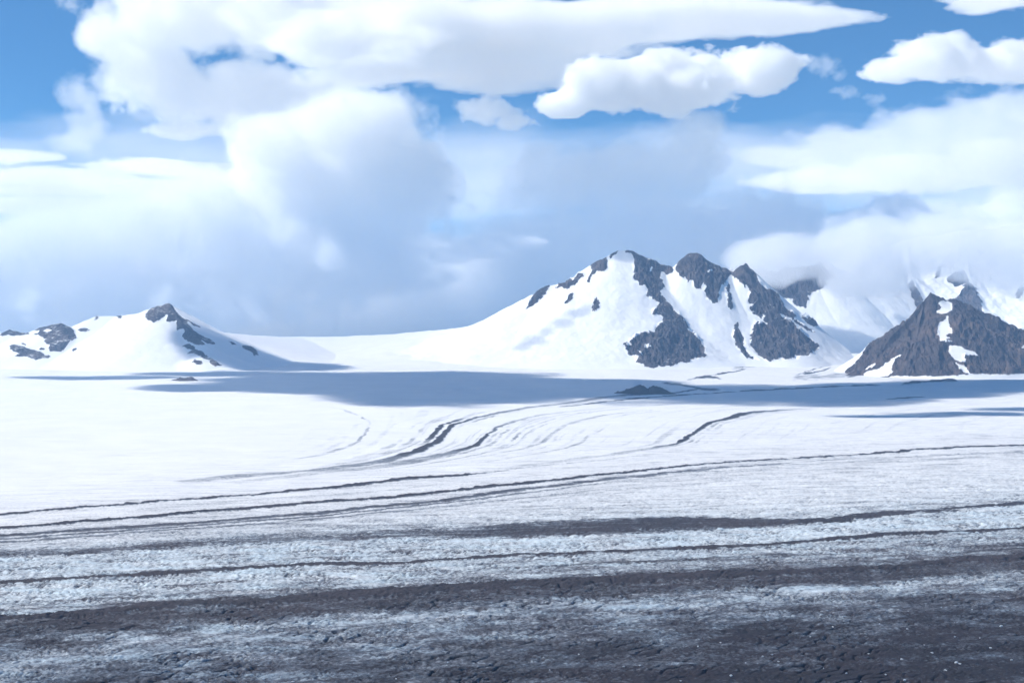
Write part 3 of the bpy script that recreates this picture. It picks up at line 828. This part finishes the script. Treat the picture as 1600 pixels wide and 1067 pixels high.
wall_rocks = [
    R4([(215, 365), (260, 330), (330, 320), (345, 290), (420, 270), (440, 300), (415, 360), (330, 410), (260, 445), (230, 410)]),
    R4([(505, 265), (520, 190), (560, 125), (600, 110), (635, 160), (625, 210), (580, 250), (530, 262)]),
    R4([(570, 290), (640, 230), (665, 190), (700, 260), (755, 360), (760, 420), (720, 500), (640, 600), (580, 590), (500, 570), (420, 577), (440, 545), (560, 490), (640, 415), (650, 380), (630, 330), (600, 320)]),
    R4([(1000, 370), (1060, 330), (1090, 260), (1140, 215), (1190, 255), (1242, 380), (1244, 450), (1285, 500), (1260, 520), (1180, 460), (1080, 410)]),
    R4([(960, 190), (1020, 130), (1100, 130), (1145, 200), (1090, 240), (1040, 260)]),
    R4([(1520, 340), (1550, 280), (1590, 260), (1600, 300), (1560, 350)]),
    R4([(850, 180), (880, 100), (920, 100), (880, 170)]),
    R4([(120, 250), (180, 130), (260, 60), (330, 50), (300, 160), (250, 270), (170, 290)]),
    R4([(1300, 190), (1320, 160), (1332, 190), (1310, 205)]),
    R4([(640, 60), (670, 50), (700, 90), (680, 95)]), R4([(430, 110), (470, 90), (460, 125)]),
]
mountain('snow_wall', 'steep snowy mountain wall with rock ribs, its crest lost in cloud', [
    dict(pts=[(1250, 420, 21500, 2600), (1320, 405, 21300, 2800), (1380, 385, 21200, 3000), (1440, 370, 21000, 3000), (1520, 360, 21000, 3000), (1600, 350, 21000, 3000), (1720, 345, 21000, 3000), (1850, 380, 21000, 2600)], p=1.5),
    dict(pts=[(1418, 385, 20900, 2200), (1424, 428, 20100, 1700), (1440, 466, 19500, 1300), (1420, 512, 18900, 700)], p=1.25),
    dict(pts=[(1510, 380, 20900, 2200), (1515, 432, 20000, 1600), (1530, 478, 19300, 1200), (1540, 522, 18800, 600)], p=1.25),
    dict(pts=[(1370, 395, 21000, 2000), (1366, 452, 20200, 1300), (1345, 492, 19800, 700)], p=1.25),
    dict(pts=[(1640, 380, 20900, 2400), (1650, 470, 19600, 1500)], p=1.3),
], (3800, 10200), (17300, 23200), (13, 15), wall_rocks, [], seed=720, relief=90, snow_relief=22, sink=4, jag=60, rag=3.5)

# --- small rock islands in the ice
def island(label, ridge, poly, xr, yr, seed, relief=10, res=4.0):
    return mountain('nunatak', label, [dict(pts=ridge, p=1.0)], xr, yr, (res, res), [], [], all_rock=poly, seed=seed,
                    relief=relief, rag=0.4, cat='rock island', sink=3, snow_relief=1, k=4, rock_mat=M_SCREE)
island('dark two-humped rock island standing in the shaded ice', [(958, 614.5, 10650, 40), (985, 606, 10650, 100), (999, 600.5, 10650, 120), (1006, 604, 10650, 100), (1013, 606, 10650, 90), (1022, 601.5, 10650, 110), (1034, 606, 10650, 90), (1046, 612, 10650, 50)],
       [(950, 590), (1056, 590), (1056, 622), (950, 622)], (700, 1300), (10430, 10870), 801)
island('small flat grey rock island at the foot of the low snowy mountain', [(271, 592.8, 12300, 40), (286, 589.8, 12300, 70), (299, 589, 12300, 70), (305, 591.8, 12300, 40)],
       [(262, 580), (312, 580), (312, 600), (262, 600)], (-3060, -2700), (12180, 12420), 811)

# ------------------------------------------------------------------ blocks of ice on the dirty foreground
def ice_blocks():
    m, t, b = new_mat('block_ice')
    pos = t.n('ShaderNodeNewGeometry').outputs['Position']
    t.link(t.mix(t.noise(pos, 0.6, 3), (0.45, 0.5, 0.55), (0.7, 0.73, 0.75)), b.inputs['Base Color'])
    b.inputs['Roughness'].default_value = 0.5
    import bmesh
    meshes = []
    for s in range(5):
        bm = bmesh.new()
        bmesh.ops.create_icosphere(bm, subdivisions=1, radius=1)
        rnd = random.Random(s)
        for v in bm.verts:
            v.co *= 0.75 + 0.5 * rnd.random()
            v.co.z = v.co.z * 0.75
            v.co.x *= 1.3
        me = bpy.data.meshes.new('ice_block'); bm.to_mesh(me); bm.free(); me.materials.append(m)
        meshes.append(me)
    spots = [(1564, 978, 3.4), (1494, 1036, 3.6), (1500, 1038, 2.5), (1478, 1047, 2.2), (1413, 1063, 2.6), (1267, 995, 1.6), (1373, 976, 1.8), (1417, 983, 2.2), (1302, 978, 1.6),
             (1520, 953, 1.8), (1472, 951, 1.5), (1547, 1012, 1.8), (1581, 1031, 1.8), (1287, 1041, 2.0), (1264, 1054, 1.8), (1322, 1053, 1.7), (1410, 1031, 1.8), (1384, 1054, 1.6),
             (1206, 1021, 1.8), (1216, 1034, 1.6), (1456, 1021, 2.2), (1358, 1022, 1.4), (1530, 997, 1.5), (1492, 996, 1.5), (1443, 1007, 1.5), (1200, 968, 2.2), (1126, 1005, 1.5),
             (1192, 1026, 1.7), (1090, 1012, 1.8), (1000, 1040, 1.8), (1142, 1058, 2.6), (1063, 1064, 2.0), (975, 1042, 1.6), (858, 1045, 1.5), (700, 1035, 1.6), (620, 1058, 1.8), (458, 1062, 2.4), (440, 1056, 1.8),
             (412, 1059, 1.6), (1031, 1000, 1.4), (1166, 1037, 1.4), (1345, 1060, 1.5), (930, 1000, 1.4), (905, 1020, 1.4)]
    Yc = GY[:, 0]
    for i, (px, py, s) in enumerate(spots):
        x, y = ground(px, py)
        r = int(np.argmin(np.abs(Yc - y))); c = int(np.argmin(np.abs(GX[r] - x)))
        o = bpy.data.objects.new('ice_block', meshes[i % 5]); COL.objects.link(o)
        s *= 0.8 + 0.35 * random.random()
        o.scale = (s, s, s); o.rotation_euler = (0, 0, random.random() * 6.3)
        o.location = (GX[r, c], GY[r, c], GZ[r, c] + 0.35 * s)
        tag(o, 'small white ice block lying on the dark dirty foreground ice', 'ice block', 'ice blocks scattered on the foreground debris')
ice_blocks()

# ------------------------------------------------------------------ clouds
def cloud_field(t, pos, blobs, noise, geo=False):
    cur = None
    for (cx, cy, cz, rx, ry, rz, ang) in blobs:
        s = t.n('ShaderNodeVectorMath', operation='SUBTRACT'); t.link(pos, s.inputs[0]); s.inputs[1].default_value = (cx, cy, cz)
        v = s.outputs[0]
        if ang:
            r = t.n('ShaderNodeVectorRotate', rotation_type='Y_AXIS'); t.link(v, r.inputs['Vector']); r.inputs['Angle'].default_value = ang
            v = r.outputs[0]
        d = t.n('ShaderNodeVectorMath', operation='DIVIDE'); t.link(v, d.inputs[0]); d.inputs[1].default_value = (rx, ry, rz)
        l = t.n('ShaderNodeVectorMath', operation='LENGTH'); t.link(d.outputs[0], l.inputs[0])
        cur = l.outputs['Value'] if cur is None else t.math('SMOOTH_MIN', cur, l.outputs['Value'], 0.22)
    nv = t.scale(pos, noise.get('stretch', (1, 1, 1)))
    nz = t.noise(nv, 1 / noise['scale'], noise.get('det', 5), noise.get('rough', 0.6))
    m = t.math('MULTIPLY_ADD', nz, noise['amp'], 1 - 0.5 * noise['amp'])
    return t.math('SUBTRACT', m, cur)

def cloud(label, Y, blobs, mfp, noise, edge=0.16, step=0.4, vox=None, name='cloud', color=(1, 1, 1), world=False):
    """a body of mist: its hull is a mesh, its density falls off to nothing inside the hull"""
    k = Y / FPX
    if world:
        B = blobs
    else:
        B = []
        for b in blobs:
            px, py, rx, ry = b[:4]
            rd = b[4] if len(b) > 4 else (rx + ry) / 2
            ang = math.radians(b[5]) if len(b) > 5 else 0
            dy = b[6] if len(b) > 6 else 0
            kk = (Y + dy) / FPX
            B.append((*at(px, py, Y + dy), rx * kk, rd * kk, ry * kk, ang))
    g = bpy.data.node_groups.new('cloud_hull', 'GeometryNodeTree')
    g.interface.new_socket('Geometry', in_out='OUTPUT', socket_type='NodeSocketGeometry')
    t = NT(g)
    ex = 1.0 + 0.32 * noise['amp']
    lo = [min(b[i] - ex * max(b[3 + i], 0.35 * b[3] if b[6] and i == 2 else 0) for b in B) for i in range(3)]
    hi = [max(b[i] + ex * max(b[3 + i], 0.35 * b[3] if b[6] and i == 2 else 0) for b in B) for i in range(3)]
    vc = t.n('GeometryNodeVolumeCube')
    vc.inputs['Min'].default_value = lo; vc.inputs['Max'].default_value = hi
    thin = min(min(b[3], b[5]) for b in B)
    vox = vox or max(thin / 5, max(hi[0] - lo[0], hi[1] - lo[1]) / 130)
    for i, nme in enumerate(('Resolution X', 'Resolution Y', 'Resolution Z')):
        vc.inputs[nme].default_value = int(min(160, max(10, (hi[i] - lo[i]) / vox)))
    pos = t.n('GeometryNodeInputPosition').outputs[0]
    f = cloud_field(t, pos, B, noise)
    t.link(t.math('ADD', f, 1.0), vc.inputs['Density'])
    vm = t.n('GeometryNodeVolumeToMesh'); vm.inputs['Threshold'].default_value = 0.97
    t.link(vc.outputs[0], vm.inputs[0])
    out = t.n('NodeGroupOutput'); t.link(vm.outputs[0], out.inputs[0])
    o = bpy.data.objects.new(name, bpy.data.meshes.new(name)); COL.objects.link(o)
    o.modifiers.new('hull', 'NODES').node_group = g
    dg = bpy.context.evaluated_depsgraph_get()
    me = bpy.data.meshes.new_from_object(o.evaluated_get(dg))
    o.modifiers.clear(); o.data = me; me.name = name
    bpy.data.node_groups.remove(g)
    mat = bpy.data.materials.new('cloud_vapour'); mat.use_nodes = True
    mt = NT(mat.node_tree); mat.node_tree.nodes.clear()
    mo = mt.n('ShaderNodeOutputMaterial'); pv = mt.n('ShaderNodeVolumePrincipled')
    mt.link(pv.outputs[0], mo.inputs['Volume'])
    pv.inputs['Color'].default_value = (*color, 1)
    pv.inputs['Anisotropy'].default_value = 0.0
    wp = mt.n('ShaderNodeNewGeometry').outputs['Position']
    f = cloud_field(mt, wp, B, noise)
    mt.link(mt.rng(f, 0, edge, 0, 1.0 / mfp), pv.inputs['Density'])
    mat.cycles.volume_step_rate = step
    me.materials.clear(); me.materials.append(mat)
    if label:
        tag(o, label, 'cloud')
    return o

N1 = dict(scale=1500, amp=3.0, det=5, rough=0.62)
N2 = dict(scale=1500, amp=2.4, det=5, rough=0.62, stretch=(0.5, 0.8, 1.3))
N3 = dict(scale=1000, amp=2.6, det=5, rough=0.62, stretch=(0.4, 0.7, 1.3))
NW = dict(scale=560, amp=3.6, det=5, rough=0.66)

cloud('long white wedge of cloud tapering to a sharp point in the blue', 36000,
      [(620, 85, 210, 48, 120, -6), (790, 45, 260, 46, 120, -3), (1020, 32, 230, 34, 90, 2), (1210, 34, 170, 17, 60, 2), (820, 100, 90, 26, 70)], 300, N2, edge=0.22)
cloud('ragged grey-white cloud bank with torn edge under the top of the wedge cloud', 39500,
      [(270, 30, 130, 60, 110), (440, 20, 200, 55, 110), (250, 110, 90, 50, 80), (400, 150, 170, 48, 110), (560, 30, 160, 40, 100), (300, 205, 70, 12, 60), (170, 60, 60, 50, 60)], 480, N1, edge=0.3)
cloud('huge towering central cloud mass with sunlit left slope', 34500,
      [(560, 215, 120, 78, 120), (450, 270, 120, 90, 120), (620, 300, 95, 110, 110), (330, 340, 170, 85, 130), (150, 400, 190, 80, 130), (480, 390, 210, 95, 140), (0, 410, 180, 90, 120), (250, 465, 300, 75, 120), (-150, 400, 180, 90, 120), (0, 475, 250, 60, 120)], 460, dict(N1, amp=2.1, scale=1300), edge=0.3)
cloud('bright white two-humped cloud floating in the blue gap', 33500,
      [(880, 162, 46, 26, 50), (950, 132, 75, 42, 70), (1050, 128, 125, 42, 80), (1180, 112, 70, 34, 60)], 180, dict(scale=900, amp=2.6, det=5, rough=0.62, stretch=(0.8, 0.9, 1.2)))
cloud('grey cloud plume hanging under the two-humped cloud', 35500,
      [(880, 300, 90, 65, 80), (980, 300, 110, 75, 90), (1085, 255, 52, 70, 70), (1040, 350, 150, 50, 90), (1160, 345, 120, 60, 90), (1090, 200, 45, 30, 50), (1270, 380, 120, 50, 80)], 800, dict(N1, amp=2.8), edge=0.35)
cloud('low white bank of cloud in the gap behind the massif', 33000,
      [(755, 386, 60, 15, 50), (815, 376, 40, 11, 40), (700, 400, 40, 14, 30)], 600, dict(N2, scale=800, amp=2.6))
cloud('white cloud puff with wispy left tail beside the two-humped cloud', 37000,
      [(1400, 108, 55, 18, 50), (1480, 95, 85, 33, 70), (1580, 97, 90, 30, 70), (1680, 100, 90, 30, 70)], 260, dict(scale=1000, amp=2.8, det=5, rough=0.62, stretch=(0.7, 0.9, 1.2)))
cloud('long smooth grey cloud band rising above the rock pyramid', 40000,
      [(1255, 250, 120, 18, 60, -6), (1380, 238, 150, 36, 70, -8), (1510, 222, 170, 52, 80, -9), (1660, 208, 200, 66, 80, -9)], 1500, dict(N3, amp=1.2, scale=600, stretch=(0.7, 0.8, 1.1)))
cloud('flat white streaky cloud layer under the smooth grey band', 41500,
      [(1250, 288, 110, 14, 70, -4), (1360, 280, 140, 20, 80, -4), (1500, 268, 180, 24, 80, -5), (1680, 252, 200, 28, 80, -5)], 520, dict(N3, amp=1.8, scale=800, stretch=(0.7, 0.8, 1.1)))
cloud('bright low cloud bank resting over the snowy mountain wall', 32500,
      [(1370, 375, 90, 40, 80), (1480, 360, 110, 52, 90), (1600, 355, 110, 65, 90), (1720, 350, 110, 70, 90)], 320, N1)
cloud('thin layered streaks of cloud beyond the sunlit slope of the towering cloud', 41000,
      [(60, 285, 220, 15, 130, -1), (260, 262, 150, 12, 100, -2), (20, 243, 80, 8, 70, 1), (330, 300, 160, 14, 100), (90, 322, 190, 9, 110), (-150, 280, 200, 20, 120)], 500, N3)
for bx, by, br, bh in ((1288, 104, 24, 15), (1325, 146, 20, 9), (1368, 156, 16, 9), (1310, 118, 14, 9)):
    o = cloud('tiny torn scrap of cloud drifting off the two-humped cloud', 37500, [(bx, by, br, bh, br), (bx - 0.7 * br, by - 0.4 * bh, 0.7 * br, 0.6 * bh, br)], 1500,
              dict(scale=300, amp=3.2, det=5, rough=0.66), edge=0.3)
    o['group'] = 'cloud scraps in the blue gap'
cloud('small loose cloud tuft between the tower and the two-humped cloud', 38000,
      [(765, 172, 44, 20, 40), (800, 190, 30, 14, 30)], 400, NW)
cloud('faint torn wisp of vapour hanging in the blue beside the ragged bank', 38500,
      [(135, 200, 34, 45, 40), (125, 150, 40, 28, 40), (170, 130, 40, 30, 40), (110, 225, 40, 20, 40)], 1500, dict(NW, amp=3.0), edge=0.4)
cloud('thin high streak of cloud in the corner above the wispy puff', 43000,
      [(1560, 2, 90, 9, 80, 2), (1700, 4, 90, 12, 80, 2)], 500, N3)
cloud('pale thin sheet of high cloud filling the gaps behind the bigger clouds', 45500,
      [(-50, 290, 330, 85, 150), (330, 250, 330, 95, 150), (760, 275, 330, 105, 150), (1150, 275, 330, 85, 150), (1500, 290, 330, 65, 150)], 4300,
      dict(scale=2600, amp=2.4, det=3, rough=0.6, stretch=(0.4, 0.8, 1.6)), edge=0.5, step=0.5)
cloud('blue-grey cloud veil lying along the horizon behind the mountains', 38000,
      [(-100, 470, 300, 90, 130), (350, 480, 330, 85, 130), (800, 450, 330, 115, 130), (1150, 420, 300, 100, 130), (1500, 400, 300, 90, 130), (1800, 400, 300, 90, 130)], 330, dict(scale=3000, amp=1.6, det=2, rough=0.6, stretch=(0.5, 0.8, 1.5)), edge=0.5, step=0.5)

# mist among the mountains, inside the haze
cloud('thin grey mist drifting over the jagged ridge', 17700,
      [(1240, 402, 120, 50, 45), (1330, 415, 90, 62, 45)], 300, dict(scale=1100, amp=1.8, det=4, rough=0.6), name='mist')
cloud('white mist wrapping the crest of the snowy mountain wall', 18600,
      [(1390, 395, 90, 52, 40), (1480, 386, 95, 52, 40), (1580, 391, 95, 56, 40), (1690, 392, 90, 60, 40)], 290, dict(scale=1200, amp=1.8, det=4, rough=0.6), name='mist')

# clouds above the picture: their shadows lie on the ice
def shadow_cloud(label, spots, zc=4300, thick=340, mfp=60, noise=None):
    B = []
    for (px, py, rx, ry) in spots:                   # where the shade lies on the ice, half-width and half-depth in metres
        x, y = ground(px, py)
        k = (zc - float(zg(y))) / SUN_DIR.z
        B.append((float(x) + SUN_DIR.x * k, float(y) + SUN_DIR.y * k, zc, rx, ry, thick, 0))
    return cloud(label, 0, B, mfp, noise or dict(scale=1100, amp=1.6, det=5, rough=0.62), world=True, step=0.25, edge=0.5)
shadow_cloud('overhead cloud whose shadow crosses the ice below the massif',
             [(360, 606, 700, 500), (480, 598, 900, 1500), (640, 600, 1000, 2300), (800, 605, 1100, 2200), (960, 609, 1000, 1500), (1110, 613, 900, 1300), (1260, 617, 900, 1100), (1400, 610, 900, 900), (1560, 602, 1000, 900)])
shadow_cloud('overhead cloud whose shadow lies on the skirt of the low snowy mountain',
             [(170, 590, 800, 300), (320, 584, 800, 420), (430, 574, 700, 800)], zc=4700)
def drift(label, pts, zc, thick, mfp):
    B = []
    for (px, py, Y, rx, ry) in pts:
        x, y, z = at(px, py, Y)
        k = (zc - z) / SUN_DIR.z
        B.append((x + SUN_DIR.x * k, y + SUN_DIR.y * k, zc, rx, ry, thick, 0))
    return cloud(label, 0, B, mfp, dict(scale=260, amp=2.0, det=4, rough=0.6), world=True, step=0.25, edge=0.4)
drift('thin overhead cloud scrap dimming a slanting patch low on the snow slope of the massif', [(830, 555, 14650, 90, 120), (850, 545, 14750, 110, 160), (866, 532, 14850, 70, 110)], 4500, 110, 330)
drift('thin overhead cloud scrap that dims a patch high on the snow slope of the massif', [(905, 528, 14950, 130, 110), (935, 522, 15050, 150, 110), (960, 516, 15100, 90, 80)], 4600, 110, 400)
drift('thin overhead cloud that greys the snow cap of the massif summit', [(962, 408, 15850, 150, 150), (985, 412, 15850, 160, 150)], 4700, 120, 300)
shadow_cloud('small overhead cloud whose narrow shadow streak lies beyond the dark moraine arc',
             [(1420, 650, 500, 120), (1520, 647, 500, 220), (1640, 640, 500, 260)], zc=4000, thick=160)

shadow_cloud('wide thin overhead cloud that dims the dirty foreground ice',
             [(250, 1080, 1500, 800), (800, 1060, 1500, 850), (1350, 1010, 1500, 900), (-300, 1100, 1200, 800)], zc=4300, thick=420, mfp=2000,
             noise=dict(scale=1300, amp=1.5, det=4, rough=0.6))

# ------------------------------------------------------------------ blue mountain air
def haze():
    import bmesh
    bm = bmesh.new()
    bmesh.ops.create_cube(bm, size=1)
    me = bpy.data.meshes.new('haze'); bm.to_mesh(me); bm.free()
    o = bpy.data.objects.new('haze', me); COL.objects.link(o)
    lo, hi = (-17000, -600, -60), (17000, 30200, 3150)
    o.scale = [b - a for a, b in zip(lo, hi)]
    o.location = [(a + b) / 2 for a, b in zip(lo, hi)]
    mat = bpy.data.materials.new('mountain_air'); mat.use_nodes = True
    mat.node_tree.nodes.clear(); mt = NT(mat.node_tree)
    mo = mt.n('ShaderNodeOutputMaterial'); pv = mt.n('ShaderNodeVolumePrincipled')
    mt.link(pv.outputs[0], mo.inputs['Volume'])
    pv.inputs['Color'].default_value = (0.36, 0.63, 1.0, 1)
    pv.inputs['Density'].default_value = 1.9e-5
    me.materials.append(mat)
    tag(o, 'thin blue mountain air over the whole glacier', 'haze', kind='stuff')
haze()
